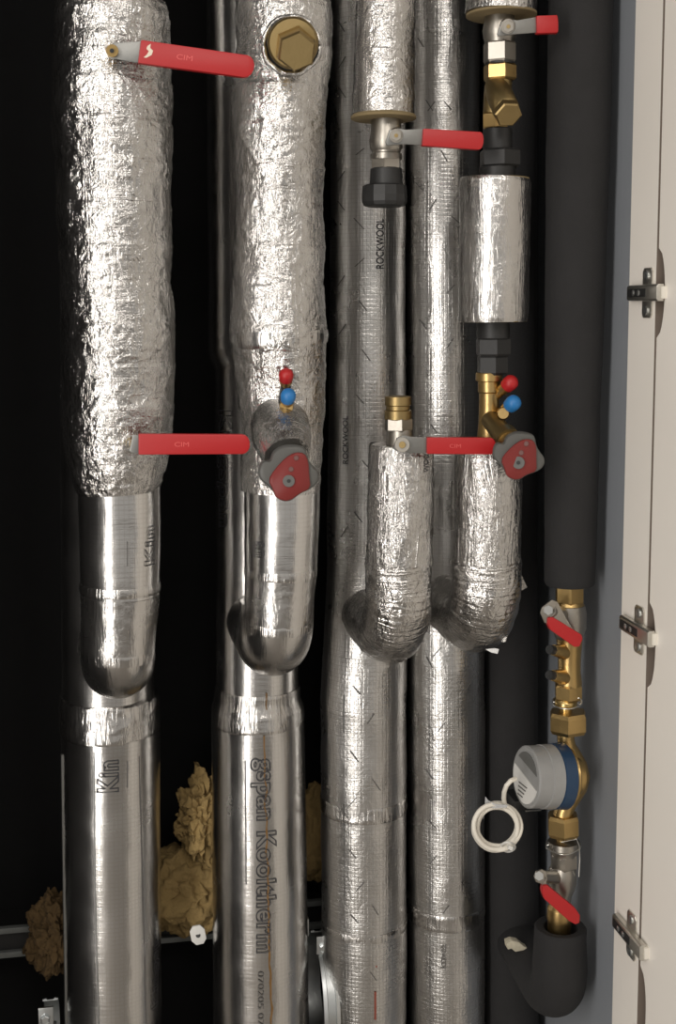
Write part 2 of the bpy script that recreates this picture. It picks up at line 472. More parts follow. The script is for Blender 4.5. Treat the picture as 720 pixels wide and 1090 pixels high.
upright('elbow_jacket', KB1p[2:], M['elbow'], t, YF, 3, 96, wrap_disp(.0008, 8))
xr1 = P(117, 700, YR).x
branch_elbow('elbow_jacket', 126, YF + .012, YR, xr1, 714, 40, 40, M['elbow'], t, 672, arc=10)
ringband('seam_tape', KB1p, 619, 629, .8, M['tape'], t, YF, .0006, 3)
ringband('seam_tape', KB1p, 690, 701, .7, M['tape'], t, YF, .0006, 5)
lettering('lettering', 'Kin', KB1p, YF, 163, 602, 42, 13, M['ink'], t, cw=False, outline=True)
strip('printed_line', [(577, 135.5, .4), (603, 135.5, .4)], KB1p, YF, M['ink_dash'], t)
strip('printed_line', [(663, 138, .4), (681, 138, .4)], KB1p, YF, M['ink_dash'], t)

# ------------------------------------------------------------------ lever valves
def rounded_end(x0, y0, x1, y1, h0, h1, n=7, tip=.75):
    """sleeve outline from (x0,y0) to (x1,y1): flat butt, rounded tip"""
    d = Vector((x1 - x0, y1 - y0)); L = d.length; d /= L; nrm = Vector((-d.y, d.x)); p = []
    a = Vector((x0, y0)); b = Vector((x1, y1)) - d * h1 * tip
    p.append(a - nrm * h0); p.append(b - nrm * h1)
    for k in range(1, n):
        an = -pi / 2 + pi * k / n
        p.append(b + d * h1 * tip * math.cos(an) + nrm * h1 * math.sin(an))
    p.append(b + nrm * h1); p.append(a + nrm * h0)
    return [(v.x, v.y) for v in p]
def quad_along(x0, y0, x1, y1, h0, h1):
    d = Vector((x1 - x0, y1 - y0)).normalized(); n = Vector((-d.y, d.x))
    return [(x0 - n.x * h0, y0 - n.y * h0), (x1 - n.x * h1, y1 - n.y * h1), (x1 + n.x * h1, y1 + n.y * h1), (x0 + n.x * h0, y0 + n.y * h0)]
def lever(t, grip, bracket, Y, text=None, gth=.009, mat_b=None, tip=.75, txo=.32):
    g0, g1, gh0, gh1 = grip
    lv = plate('lever', bracket, Y, .0028, mat_b or M['steel'], t, .0006)
    gp = plate('grip', rounded_end(*g0, *g1, gh0, gh1, tip=tip), Y - .003, gth, M['red'], lv, .0016)
    if text:
        cu = bpy.data.curves.new('t', 'FONT'); cu.body = text; cu.size = 1
        ob = bpy.data.objects.new('t', cu); C.objects.link(ob); bpy.context.view_layer.update()
        me = ob.evaluated_get(bpy.context.evaluated_depsgraph_get()).to_mesh()
        bm = bmesh.new(); bm.from_mesh(me); ob.to_mesh_clear(); bpy.data.objects.remove(ob); bpy.data.curves.remove(cu)
        d = Vector((g1[0] - g0[0], g1[1] - g0[1])); L = d.length; d /= L; n = Vector((-d.y, d.x)); h = gh0 * .62
        for v in bm.verts:
            q = Vector(g0) + d * (L * txo + v.co.x * h * 1.35) - n * (v.co.y - .34) * h
            v.co = P(q.x, q.y, Y - .0031)
        finish(bm, 'embossed_mark', M['red_faint'], lv, False, recalc=False)
    return lv
def disc_stack(name, cx, cy, rows, mat, parent, seg=32, rot=0.0, dx=0.0, dy=0.0):
    """turned piece facing the camera: rows (Y, radius px), drifting dx,dy px over its depth"""
    n = len(rows); pts = []; rads = []
    y0, y1 = rows[0][0], rows[-1][0]
    for Y, r in rows:
        k = (Y - y0) / (y1 - y0) if y1 != y0 else 0
        pts.append(P(cx + dx * k, cy + dy * k, Y)); rads.append(r * S(cx, cy, Y))
    return tube(name, pts, rads, mat, parent, seg, rot=rot, ref=Vector((0, 0, 1)), angle=.5, smooth=seg > 8)

# top left lever, poking out of the foil wrap
Yl = 1.272
t = thing('lever_valve', 'left red lever near the top with a chipped red sleeve, sloping down to the right', 'valve', P(120, 53, Yl), 'red lever valves')
lv = lever(t, ((148.5, 54.5), (271, 71.5), 12.6, 12.0), quad_along(117, 54, 151, 55.5, 7.5, 12), Yl, 'CIM')
disc_stack('stem_nut', 119.5, 54, [(Yl - .006, 3.6), (Yl - .006, 6.5), (Yl - .001, 7), (Yl + .03, 7)], M['brass'], t, 20)
disc_stack('stem_screw', 119.2, 54, [(Yl - .009, 2.4), (Yl - .004, 2.4)], M['blackiron'], t, 12)
chip = plate('paint_chip', [(157, 49), (160.5, 46.5), (160, 51), (163, 54), (161.5, 58.5), (156, 61.5), (153, 61), (156.5, 58), (158.5, 54.5), (156, 52)], Yl - .0034, .001, M['paint_chip'], lv)
# lower left lever
t = thing('lever_valve', 'red lever half way up the bulging left pipe, lying level', 'valve', P(142, 473, Yl), 'red lever valves')
lv = lever(t, ((147.5, 473), (266.5, 473), 11.2, 10.6), [(138, 479), (141.5, 463), (150, 463.5), (150, 483.5), (139, 481.5)], Yl, 'CIM')
disc_stack('stem_nut', 143, 474, [(Yl + .0005, 4), (Yl + .03, 6)], M['brass_dull'], t, 16)

# ================================================================== second riser and branch
K2u = [(-650, 219, 312), (0, 220, 312), (372, 222.5, 314), (380, 229, 316), (640, 231, 317), (752, 231, 318)]
K2l = [(752, 226, 323), (770, 225.5, 324), (1090, 228, 329), (1790, 232, 333)]
t = riser('foil covered riser second from left, large outlined lettering down its lower front', K2l, None)
riser_tube('foil_jacket', K2u[:4], M['smooth'], t, disp=wrap_disp(.0004, 12), step=6)
riser_tube('foil_jacket', K2u[3:], M['smooth'], t, disp=wrap_disp(.0005, 13), step=6)
riser_tube('foil_jacket', K2l, M['smooth'], t, disp=wrap_disp(.0004, 14), step=6, capa=True)
ringband('joint_tape', [(720, 230.5, 318), (740, 230.5, 318), (751, 226.5, 322), (780, 225.5, 324)], 729, 767, .8, M['tape'], t, amp=.0011, seed=6)
lettering('lettering', 'gspan Kooltherm', K2l, YR, 274.5, 808, 208, 18.5, M['ink'], t, outline=True)
lettering('lettering', '070205 07', K2l, YR, 275, 1036, 58, 6, M['ink_dash'], t)
lettering('lettering', 'Kingspan', K2u[3:], YR, 236, 436, 124, 17, M['ink'], t, outline=True)
strip('printed_line', [(810, 262, .5), (942, 263, .5)], K2l, YR, M['ink_dash'], t)
rows = []
for i in range(60):
    y = 784 + i * 5.4
    rows.append((y, 281 + 8 * (y - 784) / 320 + noise.noise(Vector((y * .06, 0, 0))) * 2.6, .55 + .9 * abs(noise.noise(Vector((y * .11, 4, 0))))))
strip('glue_streak', rows, K2l, YR, M['rust'], t)
rows = [(y, 283.5 + noise.noise(Vector((y * .09, 2, 0))) * 1.2, .5 + .3 * abs(noise.noise(Vector((y * .2, 1, 0))))) for y in range(738, 770, 4)]
strip('glue_streak', rows, K2u[3:], YR, M['rust'], t, .0022)

KB2w = [(-260, 257, 346), (-30, 252, 352), (0, 251, 352), (60, 254, 352), (90, 250, 348), (122, 247, 346), (160, 249, 345), (205, 253, 344), (270, 250, 343.5), (305, 247, 345),
        (340, 245, 348), (362, 246, 348.5), (372, 248.5, 347.5), (405, 253, 346), (450, 256, 345), (490, 257.5, 343), (522, 259, 340.5)]
KB2p = [(515, 260, 340), (560, 260.5, 339.5), (612, 261, 337), (622, 261, 335.5), (660, 261.5, 331), (670, 262, 330)]
t = thing('branch_pipe', 'foil wrapped branch with a brass plug at the top and a knob below', 'insulated pipe', P(298, 690, YF), 'foil covered branches')
upright('foil_wrap', KB2w, M['wrap'], t, YF, 2.2, 150, wrap_disp(.0020, 21, .0008))
upright('foil_jacket', KB2p[:3], M['smooth'], t, YF, 4, 96, wrap_disp(.0005, 22))
upright('elbow_jacket', KB2p[2:], M['elbow'], t, YF, 3, 96, wrap_disp(.0008, 23))
xr2 = P(274, 700, YR).x
branch_elbow('elbow_jacket', 295, YF + .012, YR, xr2, 690, 42, 39, M['elbow'], t, 640, arc=10)
ringband('seam_tape', KB2p, 603, 613, .6, M['tape'], t, YF, .0006, 23)
ringband('seam_tape', KB2p, 660, 671, .7, M['tape'], t, YF, .0007, 24)
ringband('wrap_seam', KB2w, 352, 368, .5, M['tape'], t, YF, .0012, 25)
lettering('lettering', 'an', KB2p, YF, 272.5, 575.5, 17, 17, M['ink'], t, outline=True)
# foil hood over the valve bonnet
pts = [P(298, 450, 1.322), P(298.5, 455, 1.306), P(300, 464, 1.292), P(303, 476, 1.274), P(306, 486, 1.262)]
tube('bonnet_wrap', pts, [.031, .0305, .0295, .0265, .0235], M['wrap'], t, 72, True, True, wrap_disp(.0022, 31), ref=Vector((0, 0, 1)))
# torn foil lip round the plug
lip = []
for i in range(49):
    an = 2 * pi * i / 48
    rr = 30 + 1.8 * noise.noise(Vector((math.cos(an) * 2, math.sin(an) * 2, 3)))
    lip.append(P(310.5 + rr * math.cos(an), 48 + rr * math.sin(an) * 1.02, 1.297 + .004 * noise.noise(Vector((math.cos(an) * 3, math.sin(an) * 3, 8)))))
bm = bmesh.new(); uvl = bm.loops.layers.uv.new('UVMap')
sweep_into(bm, lip, [.0026] * len(lip), 8, uvl=uvl, disp=lambda p, an, s, i: .0012 * noise.noise(p * 130)); finish(bm, 'torn_foil_lip', M['wrap_heavy'], t)

t = thing('pipe_plug', 'round brass plug with a hexagon head, set into the foil beside the top left lever', 'plug', P(312, 46, 1.29))
disc_stack('flange', 312, 46, [(1.277, 20), (1.277, 24.5), (1.280, 26.6), (1.290, 27), (1.302, 27)], M['brass_dull'], t, 48)
disc_stack('hex_head', 316.3, 55.2, [(1.253, 19), (1.2555, 21.2), (1.272, 21.5), (1.2785, 23)], M['brass_dull'], t, 6, rot=.12, dx=-1.5, dy=-4)
disc_stack('dark_gap_disc', 310, 48.5, [(1.2940, 29.4), (1.303, 29.4)], M['blackiron'], t, 48)  # black disc paints in the shade of the torn opening

# ------------------------------------------------------------------ balancing valve knobs
def ngon(c, rx, n, a0=0, ry=None):
    ry = rx if ry is None else ry
    return [(c[0] + rx * math.cos(a0 + 2 * pi * k / n), c[1] + ry * math.sin(a0 + 2 * pi * k / n)) for k in range(n)]
def smooth_poly(pts, it=2):
    for _ in range(it):
        q = []
        for i, a in enumerate(pts):
            b = pts[(i + 1) % len(pts)]
            q += [(a[0] * .75 + b[0] * .25, a[1] * .75 + b[1] * .25), (a[0] * .25 + b[0] * .75, a[1] * .25 + b[1] * .75)]
        pts = q
    return pts
KN_GREY = [(290, 481), (302, 474), (317, 474), (325.5, 477), (328, 489), (334, 497), (340, 503), (339, 514), (329, 521.5), (320, 525), (307.5, 535), (294.5, 531), (291.5, 524), (284, 516), (276, 510), (275, 499), (279, 490), (288, 492)]
KN_RED = [(304, 487), (314, 481.5), (324, 482), (328.5, 490), (329.5, 506), (331, 520), (320, 524.5), (308, 534), (294.5, 531), (291, 522), (285.5, 511), (292, 500)]
def knob(t, fx, Yk, shaft=None):
    g = smooth_poly([fx(*p) for p in KN_GREY], 2)
    cg = (sum(p[0] for p in g) / len(g), sum(p[1] for p in g) / len(g))
    def lp(k, dx, dy, Y): return [P(cg[0] + (x - cg[0]) * k + dx, cg[1] + (y - cg[1]) * k + dy, Y) for x, y in g]
    kb = loft('knob', [lp(.92, 0, 0, Yk - .0005), lp(1, 0, 0, Yk + .002), lp(1, -.5, -1, Yk + .016), lp(.86, -1, -2, Yk + .026)], M['grey'], t, 0, .9)
    rp = smooth_poly([fx(*p) for p in KN_RED], 1)
    cr = (sum(p[0] for p in rp) / len(rp), sum(p[1] for p in rp) / len(rp))
    def lr(k, Y): return [P(cr[0] + (x - cr[0]) * k, cr[1] + (y - cr[1]) * k, Y) for x, y in rp]
    loft('face_plate', [lr(.95, Yk - .0042), lr(1, Yk - .003), lr(1, Yk + .001)], M['red_dull'], kb, 0, .9)
    a = fx(307.5, 512); disc_stack('indicator_ring', a[0], a[1], [(Yk - .0055, 4), (Yk - .0055, 6.3), (Yk - .002, 6.6)], M['grey'], kb, 24)
    disc_stack('socket_screw', a[0], a[1], [(Yk - .0062, 1.5), (Yk - .0062, 2), (Yk - .004, 2)], M['blackiron'], kb, 10)
    for q in ((310, 499.5), (315.5, 487.5)):
        b = fx(*q); disc_stack('digit_window', b[0], b[1], [(Yk - .0052, 2.0), (Yk - .0047, 2.8), (Yk - .003, 2.8)], M['redox'], kb, 12)
    return kb
def test_point(t, base, tip, Yb, Yt, mat, r=8.0, cap2=None):
    """pressure test nipple with a coloured plastic cap"""
    a, b = P(*base, Yb), P(*tip, Yt); s = S(*tip, Yt); d = (b - a).normalized(); L = (b - a).length
    ref = Vector((0, 0, 1)) if abs(d.z) < .9 else Vector((1, 0, 0))
    np_ = tube('test_nipple', [a, a + d * L * .45, a + d * L * .45, a + d * L * .9], [.0052, .0052, .0068, .0068], M['brass'], t, 18, ref=ref)
    R = r * s
    tube('test_cap', [b - d * R * 1.5, b - d * R * .9, b - d * R * .8, b - d * R * .1, b + d * R * .45, b + d * R * .8, b + d * R * .95],
         [R * .62, R * .66, R * .92, R, R * .93, R * .62, R * .15], mat, t, 28, ref=ref)

t = thing('balancing_valve', 'grey knob with a red face on the second pipe from left', 'valve', P(307, 505, 1.26), 'balancing valves')
knob(t, lambda x, y: (x, y), 1.236)
tube('bonnet', [P(302, 480, 1.285), P(306, 500, 1.258)], [.014, .014], M['brass_dull'], t, 24, ref=Vector((0, 0, 1)))
test_point(t, (304, 412, ), (304.8, 399.5), 1.30, 1.288, M['red'], 7.8)
test_point(t, (304, 434), (307, 421.5), 1.30, 1.280, M['blue'], 8.2)
disc_stack('test_boss', 305, 433, [(1.287, 7), (1.300, 8.5)], M['brass'], t, 20)
plate('slot_shade_plate', [(293, 439), (298, 424), (301, 405), (308.5, 407), (313, 428), (312, 439)], 1.2945, .010, M['blackiron'], t)  # black plate stands in for the shade inside the foil's hole

# ================================================================== third riser
K3u = [(-650, 354, 431.5), (0, 354, 431), (300, 352.5, 431), (620, 349, 431), (700, 345, 432)]
K3l = [(690, 345.2, 432), (750, 342.5, 432), (800, 342.5, 432), (1000, 344, 432), (1090, 346, 431), (1790, 350, 434)]
t = riser('foil covered riser third from left, behind the black cap, joint near the bottom', K3l, None)
riser_tube('foil_jacket', K3u, M['scrim'], t, disp=wrap_disp(.0007, 41), step=6)
riser_tube('foil_jacket', K3l, M['scrim'], t, disp=wrap_disp(.0009, 42), step=6)
ringband('joint_tape', K3l, 975, 983, .5, M['tape'], t, amp=.0010, seed=43)
ringband('joint_tape', K3l, 844, 860, .6, M['tape'], t, amp=.0014, seed=44)
lettering('lettering', 'ROCKWOOL', K3u, YR, 407.3, 286, 53, 7.5, M['ink'], t, cw=False, bold=.012)
lettering('lettering', 'ROCKWOOL', K3u, YR, 372, 494, 51, 6, M['ink'], t, cw=False, bold=.012)
strip('red_print', [(1022, 400, .7), (1031, 400, .7)], K3l, YR, M['ink_red'], t)
strip('red_print', [(1057, 399, .9), (1087, 399, .9)], K3l, YR, M['ink_red'], t)
mk = [(369, 182, 362, 193), (362, 214, 369, 224), (378, 232, 388, 244), (388, 275, 379, 284), (369, 293, 362, 304), (388, 158, 380, 165),
      (362, 22, 369, 34), (370, 60, 363, 72), (362, 92, 370, 104), (383, 320, 391, 331), (370, 345, 363, 356), (386, 372, 394, 384), (372, 560, 365, 572),
      (386, 490, 394, 500), (380, 420, 388, 430), (378, 545, 386, 556)]
dashes('printed_stroke', mk, K3u, YR, M['ink_dash'], t)
dashes('printed_stroke', [(372, 905, 380, 915), (388, 940, 380, 950), (396, 965, 402, 975), (374, 975, 382, 984), (394, 1036, 400, 1045), (376, 730, 384, 740), (398, 760, 391, 771), (374, 800, 382, 812), (396, 830, 404, 842), (380, 850, 372, 860)], K3l, YR, M['ink_dash'], t)

# upper hanging branch above it
KH3 = [(-560, 380, 443), (-30, 380, 443), (0, 379.5, 442.5), (60, 378, 441.5), (110, 376.5, 441), (124, 376.5, 440.5)]
t = thing('branch_pipe', 'short foil covered pipe hanging from above that ends over the black cap', 'insulated pipe', P(409, 125, YF), 'foil covered branches')
upright('foil_wrap', KH3, M['wrap'], t, YF, 3, 110, wrap_disp(.0012, 51, .0006))
fitting('lagging_end', 408.5, [(122, 32), (124, 34), (126.5, 34), (127.5, 32)], M['woolend'], t, seg=64)

# the valve with the black cap
t = thing('lever_valve', 'lever valve with a long red lever and a black screw cap hanging under it', 'valve', P(411, 215, YF), 'red lever valves')
fitting('valve_body', 411.5, [(121, 15.5), (140, 16), (150, 18), (158, 17), (161, 15), (163, 15), (164, 16.5), (170, 16.5)], M['nickel'], t)
hexnut('hex_end', 411.5, 168, 181, 16.5, M['nickel'], t)
fitting('threaded_tail', 411.5, [(179, 15.3), (180, 16.6), (199, 17.5), (203, 17.5)], M['blackiron'], t)
fitting('screw_cap', 409.5, [(196.5, 20), (198, 22.8), (208, 23.6), (215, 23.4), (219, 21.5), (220, 19)], M['blackiron'], t, seg=12, rot=.2, smooth=False)
Yl3 = 1.303
disc_stack('stem', 422, 144.5, [(Yl3 - .004, 7.0), (Yl3 + .002, 7.4), (Yl3 + .04, 9)], M['nickel'], t, 24)
lever(t, ((450.5, 145.8), (515.5, 150), 9.3, 9.6), [(411, 151), (415, 138.5), (424, 136.5), (432, 138), (452, 137), (452, 154.5), (430, 153.5), (412, 155)], Yl3, None, tip=.45)
disc_stack('stem_nut', 422, 144.3, [(Yl3 - .009, 3), (Yl3 - .009, 5.6), (Yl3 + .001, 6.2)], M['nickel'], t, 6)
disc_stack('stem_screw', 422, 144.3, [(Yl3 - .0098, 2), (Yl3 - .008, 2.2)], M['brass_dull'], t, 12)

# lower branch
KB3 = [(474, 395, 461), (482, 394, 461), (560, 391.5, 460), (600, 391.5, 459.5), (640, 391.5, 457)]
t = thing('branch_pipe', 'creased foil elbow pipe third from left, an open valve standing on its flat top', 'insulated pipe', P(425, 690, YF), 'foil covered branches')
upright('foil_wrap', KB3[:4], M['wrap_heavy'], t, YF, 2.5, 120, wrap_disp(.0018, 61), capa=False)
fitting('lagging_end', 428, [(472.5, 30), (473.2, 33.2), (476, 33.6)], M['wrap_heavy'], t, seg=64)
xr3 = P(389, 690, YR).x
branch_elbow('elbow_jacket', 424, YF, YR, xr3, 684, 56, 34, M['elbow_heavy'], t, 598, arc=18, disp=wrap_disp(.0022, 62), seg=110)
lettering('lettering', 'WOO', KB3, YF, 454, 502, 19, 6.5, M['ink'], t, cw=False, bold=.012)

t = thing('lever_valve', 'nickel valve with a long level red lever at mid height, brass ring on top', 'valve', P(428, 470, YF), 'red lever valves')
fitting('brass_ring', 424, [(421.5, 11), (422, 13.5), (431, 13.8), (432, 12.5), (436, 12.5), (437, 14.2), (446, 14.2), (447, 12.5)], M['brass_dull'], t)
hexnut('hex_end', 424.5, 444, 459, 15, M['nickel'], t, rot=.0)
fitting('valve_body', 426, [(457, 13.2), (466, 14), (474, 14.5), (478, 14.5)], M['nickel'], t)
Yl3b = 1.300
lever(t, ((455, 474.5), (528.5, 475), 8.9, 9.0), [(419, 478), (423, 466), (430, 463.5), (438, 465), (456.5, 465.7), (456.5, 482.5), (437, 482), (424, 481)], Yl3b, 'CIM', tip=.6)
disc_stack('stem', 428.5, 473.5, [(Yl3b - .004, 7.6), (Yl3b + .002, 8.2), (Yl3b + .05, 8)], M['nickel'], t, 24)
disc_stack('stem_screw', 428.5, 473.5, [(Yl3b - .0062, 2.2), (Yl3b - .0062, 3.4), (Yl3b - .003, 3.8)], M['brass_dull'], t, 12)

# ================================================================== fourth riser
K4 = [(-650, 434.5, 509), (0, 434.5, 509), (300, 435, 510), (640, 436, 514), (800, 436.5, 515), (1090, 438, 515), (1790, 442, 519)]
t = riser('foil covered riser fourth from left, with printed strokes, beside the black foam riser', K4, None)
riser_tube('foil_jacket', K4, M['scrim'], t, disp=wrap_disp(.0009, 71), step=5)
ringband('joint_tape', K4, 957, 974, .6, M['tape'], t, amp=.0013, seed=72)
lettering('lettering', 'ROCKWOOL', K4, YR, 475, 1033, 26, 5, M['ink_dash'], t, cw=False, bold=.012)
dashes('printed_stroke', [(457, 118, 464, 108), (455, 106, 462, 118), (473, 108, 480, 117), (458, 224, 465, 212), (480, 230, 488, 238), (476, 312, 483, 303), (445, 194, 451, 202),
    (447, 40, 453, 50), (470, 160, 476, 172), (449, 340, 456, 351), (476, 370, 482, 360), (460, 452, 466, 461), (456, 700, 462, 712), (470, 690, 462, 700), (458, 875, 465, 883), (478, 965, 472, 974), (474, 770, 467, 780), (455, 820, 462, 831), (466, 912, 459, 922)], K4, YR, M['ink_dash'], t)

KH4 = [(-560, 500, 572), (-20, 499, 571), (4, 498.5, 570), (15, 498, 569.5)]
t = thing('branch_pipe', 'foil covered stub at the top edge above the short red lever', 'insulated pipe', P(534, 15, YF), 'foil covered branches')
upright('foil_wrap', KH4, M['wrap'], t, YF, 4, 110, wrap_disp(.0013, 81))
fitting('lagging_end', 534, [(13, 33), (14.5, 36), (17, 36), (18, 34)], M['woolend'], t, seg=64)
t = thing('lever_valve', 'nickel valve with the shortest red lever, at the top under the foil stub', 'valve', P(532, 60, YF), 'red lever valves')
fitting('valve_body', 532, [(12, 15), (24, 15.5), (32, 17.5), (40, 16.5), (43, 15.2), (46, 15.2)], M['nickel'], t)
hexnut('hex_end', 532, 44.5, 67.5, 16.8, M['nickel'], t, rot=.0)
disc_stack('stem', 541, 28, [(Yl3 - .004, 7.2), (Yl3 + .002, 7.8), (Yl3 + .04, 9)], M['nickel'], t, 24)
lever(t, ((572, 26), (595, 25.2), 9.6, 9.6), [(530, 36), (534, 23), (542, 20), (551, 21.5), (574, 17.5), (574, 34.5), (548, 36.5), (531, 38.5)], Yl3, None, tip=.12)
disc_stack('stem_nut', 541.5, 28.2, [(Yl3 - .009, 3), (Yl3 - .009, 5.8), (Yl3 + .001, 6.3)], M['nickel'], t, 6)
disc_stack('stem_screw', 541.5, 28.2, [(Yl3 - .0098, 2), (Yl3 - .008, 2.2)], M['brass_dull'], t, 12)

t = thing('strainer', 'brass strainer with an angled hexagon plug, just below the top right valve', 'strainer', P(530, 135, YF))
fitting('brass_ring', 532.5, [(66.5, 13), (67, 15), (69, 15)], M['blackiron'], t)
hexnut('hex_end', 532.5, 68.5, 86, 17, M['brass'], t, rot=.0)
fitting('strainer_body', 532, [(84, 12), (86, 13.4), (100, 13.8), (116, 12.5), (122, 12.2)], M['brass_dull'], t, cx2=527)
hexnut('hex_end', 527.5, 120, 138, 14.2, M['brass'], t, rot=.3)
a, b = P(528, 92, YF - .002), P(541, 121, YF - .046); d = (b - a)
tube('strainer_leg', [a, a + d * .35, a + d * .86, a + d * .9], [.0125, .0143, .0143, .0125], M['brass_dull'], t, 36, ref=Vector((1, 0, 0)))
tube('strainer_plug', [a + d * .88, a + d * .9, a + d * 1.04, a + d * 1.06], [.0125, .0150, .0150, .0132], M['brass_dull'], t, 6, ref=Vector((1, 0, 0)), smooth=False)

def union(label, rows, loc):
    t = thing('pipe_union', label, 'union', loc)
    for kind, cx, y0, y1, r in rows:
        if kind == 'hex': hexnut('union_nut', cx, y0, y1, r, M['blackiron'], t, rot=.1)
        else: fitting('union_tail', cx, [(y0, r * .96), (y0 + 1, r), (y1 - 1, r), (y1, r * .96)], M['blackiron'], t, seg=32)
    return t
union('black pipe union between the brass strainer and the foil sleeve', [('tube', 530, 137, 161, 15), ('hex', 532.5, 159, 178.5, 21.5), ('tube', 530, 177.5, 191, 18.5)], P(531, 190, YF))
KS = [(190.5, 492.5, 562.5), (194, 491.3, 563.3), (260, 490.3, 562.5), (338, 489.3, 560.5), (342.5, 490.3, 559.5)]
t = thing('insulation_sleeve', 'short foil sleeve between two black unions on the fourth branch', 'insulation sleeve', P(526, 342, YF))
upright('foil_wrap', KS, M['sleeve'], t, YF, 2.5, 120, wrap_disp(.0008, 91), capa=False, capb=False)
fitting('sleeve_end', 527.5, [(190.2, 15), (190.3, 34.6), (192, 34.8)], M['woolend'], t, seg=64)
fitting('sleeve_end', 525.2, [(341, 34.5), (342.6, 34.2), (342.8, 15)], M['woolend'], t, seg=64)
union('black pipe union under the foil sleeve, above the red and blue caps', [('tube', 525.5, 342.5, 360.5, 17), ('hex', 525.5, 359, 379, 18.5), ('hex', 524.5, 378, 399, 16.3)], P(525, 397, YF))

t = thing('balancing_valve', 'brass valve with a grey and red knob at the right, below a foil sleeve', 'valve', P(520, 470, YF), 'balancing valves')
fitting('valve_body', 521, [(396.5, 13), (397.5, 13.6), (405, 13.8), (406, 11.5), (409, 11.4), (417, 11.4), (418.5, 10.2), (424, 10.2), (450, 10.8), (470, 13), (484, 13)], M['brass'], t)
a, b = P(522, 446, YF - .006), P(550, 480, YF - .066); d = b - a
tube('bonnet', [a, a + d * .3, a + d * .52, a + d * .53, a + d * .68, a + d * .69, a + d * .9], [.0105, .0115, .0115, .0145, .0145, .0115, .0115], M['brass_dull'], t, 32, ref=Vector((1, 0, 0)))
def fx2(x, y):
    return (552.5 + (x - 307.5) * .86 - (y - 505) * .06, 486.5 + (y - 505) * .86 - (x - 307.5) * -.10)
knob(t, fx2, 1.268)
test_point(t, (529, 421), (543.5, 407.5), YF - .004, YF - .022, M['red'], 8.0)
test_point(t, (533, 441), (546.5, 429), YF - .012, YF - .034, M['blue'], 8.2)
disc_stack('test_boss', 536, 440, [(YF - .03, 5.5), (YF - .02, 7), (YF, 7)], M['brass'], t, 20)

KB4 = [(478, 487, 553), (484, 486, 554), (560, 484.5, 554), (606, 483, 553), (612, 483, 553)]
t = thing('branch_pipe', 'creased foil elbow pipe below the right knob with loose torn foil flaps', 'insulated pipe', P(517, 680, YF), 'foil covered branches')
upright('foil_wrap', KB4[:4], M['wrap_heavy'], t, YF, 2.5, 120, wrap_disp(.0013, 63))
xr4 = P(474, 690, YR).x
branch_elbow('elbow_jacket', 517, YF, YR, xr4, 669, 54, 35.5, M['elbow_heavy'], t, 596, arc=18, disp=wrap_disp(.0024, 64), seg=110)
def flap(poly, Y0, Y1):
    """a torn tongue of foil; third value 0..1 sweeps from Y0 to Y1"""
    fr = [P(x, y, Y0 + (Y1 - Y0) * k) for x, y, k in poly]
    loft('torn_flap', [fr, [p + Vector((.0003, .0006, 0)) for p in fr]], M['smooth'], t)
flap([(550, 604, 0), (553, 607, .2), (561.5, 625, 1), (557, 628, .9), (551, 629, .3), (549, 627, 0)], YF + .004, YF - .004)
flap([(544, 655, 0), (546.5, 656, .6), (539, 683, .8), (534, 684, .2)], YF + .004, YF - .003)
flap([(517, 691, 0), (527, 690, .5), (531.5, 691, 1), (530, 696, 1), (523, 694.5, .5)], YF - .004, YF - .010)

# ================================================================== black foam riser, its branch and the water meter
KF = [(-650, 516, 572), (0, 516, 572), (600, 516, 571), (1090, 518, 572), (1790, 522, 576)]
t = thing('riser_pipe', 'black foam covered riser in the shade behind the cable coil', 'insulated pipe', Vector((P(545, 1000, YR).x, YR, 0)))
riser_tube('foam_jacket', KF, M['foam'], t, disp=wrap_disp(.0004, 101), step=10)
t = thing('branch_pipe', 'thick black foam covered pipe hanging beside the blue grey wall', 'insulated pipe', P(607, 622, YF))
KFB = [(-560, 590, 656), (0, 586, 651), (150, 584, 648), (300, 582.5, 643), (450, 581.8, 637), (619, 581.5, 632), (622, 583, 630.5)]
upright('foam_jacket', KFB, M['foam'], t, YF, 8, 72, wrap_disp(.0005, 102))

Ym = YF
t = thing('lever_valve', 'brass valve under the thick black foam pipe, red lever hanging down to the right', 'valve', P(605, 740, Ym), 'red lever valves')
hexnut('hex_end', 606.5, 622, 642, 15, M['brass'], t, rot=.25)
fitting('valve_body', 606.5, [(640, 13), (644, 15), (660, 17), (668, 16.5), (676, 13.5), (684, 12.8), (700, 11.5), (716, 11.3), (726, 12.5), (729, 12.5)], M['brass'], t)
fitting('end_collar', 606, [(643, 13), (644, 16), (652, 17.6), (668, 17.4), (678, 13.9), (680, 12)], M['nickel'], t)
hexnut('hex_end', 605.5, 727.5, 744, 14.8, M['brass'], t, rot=.3)
fitting('tail_piece', 602.5, [(742, 9), (746, 11.5), (750, 11.5), (752, 6.4), (763, 6.4)], M['brass_bright'], t)
for (x0, y0) in ((602, 694), (601.5, 721)):
    a, b = P(x0, y0, Ym - .004), P(x0 - 12.5, y0 - 2, Ym - .018); d = b - a
    tube('side_port', [a, a + d * .6, a + d], [.0095, .0075, .0062], M['brass'], t, 20, ref=Vector((0, 0, 1)))
    c = b + d * .35
    po = tube('port_screw', [b - d * .1, b - d * .1, c, c], [.002, .0056, .0052, .002], M['blackiron'], t, 8, ref=Vector((0, 0, 1)))
Yv = Ym - .034
tube('stem', [P(604, 656, Ym), P(586, 650, Yv + .002)], [.010, .007], M['nickel'], t, 20, ref=Vector((0, 0, 1)))
lv = plate('lever', [(575.5, 652.5), (577, 647), (588, 638.5), (594, 641), (603, 658), (617, 680), (612, 684), (584, 664), (580, 663)], Yv, .0026, M['nickel'], t, .0006)
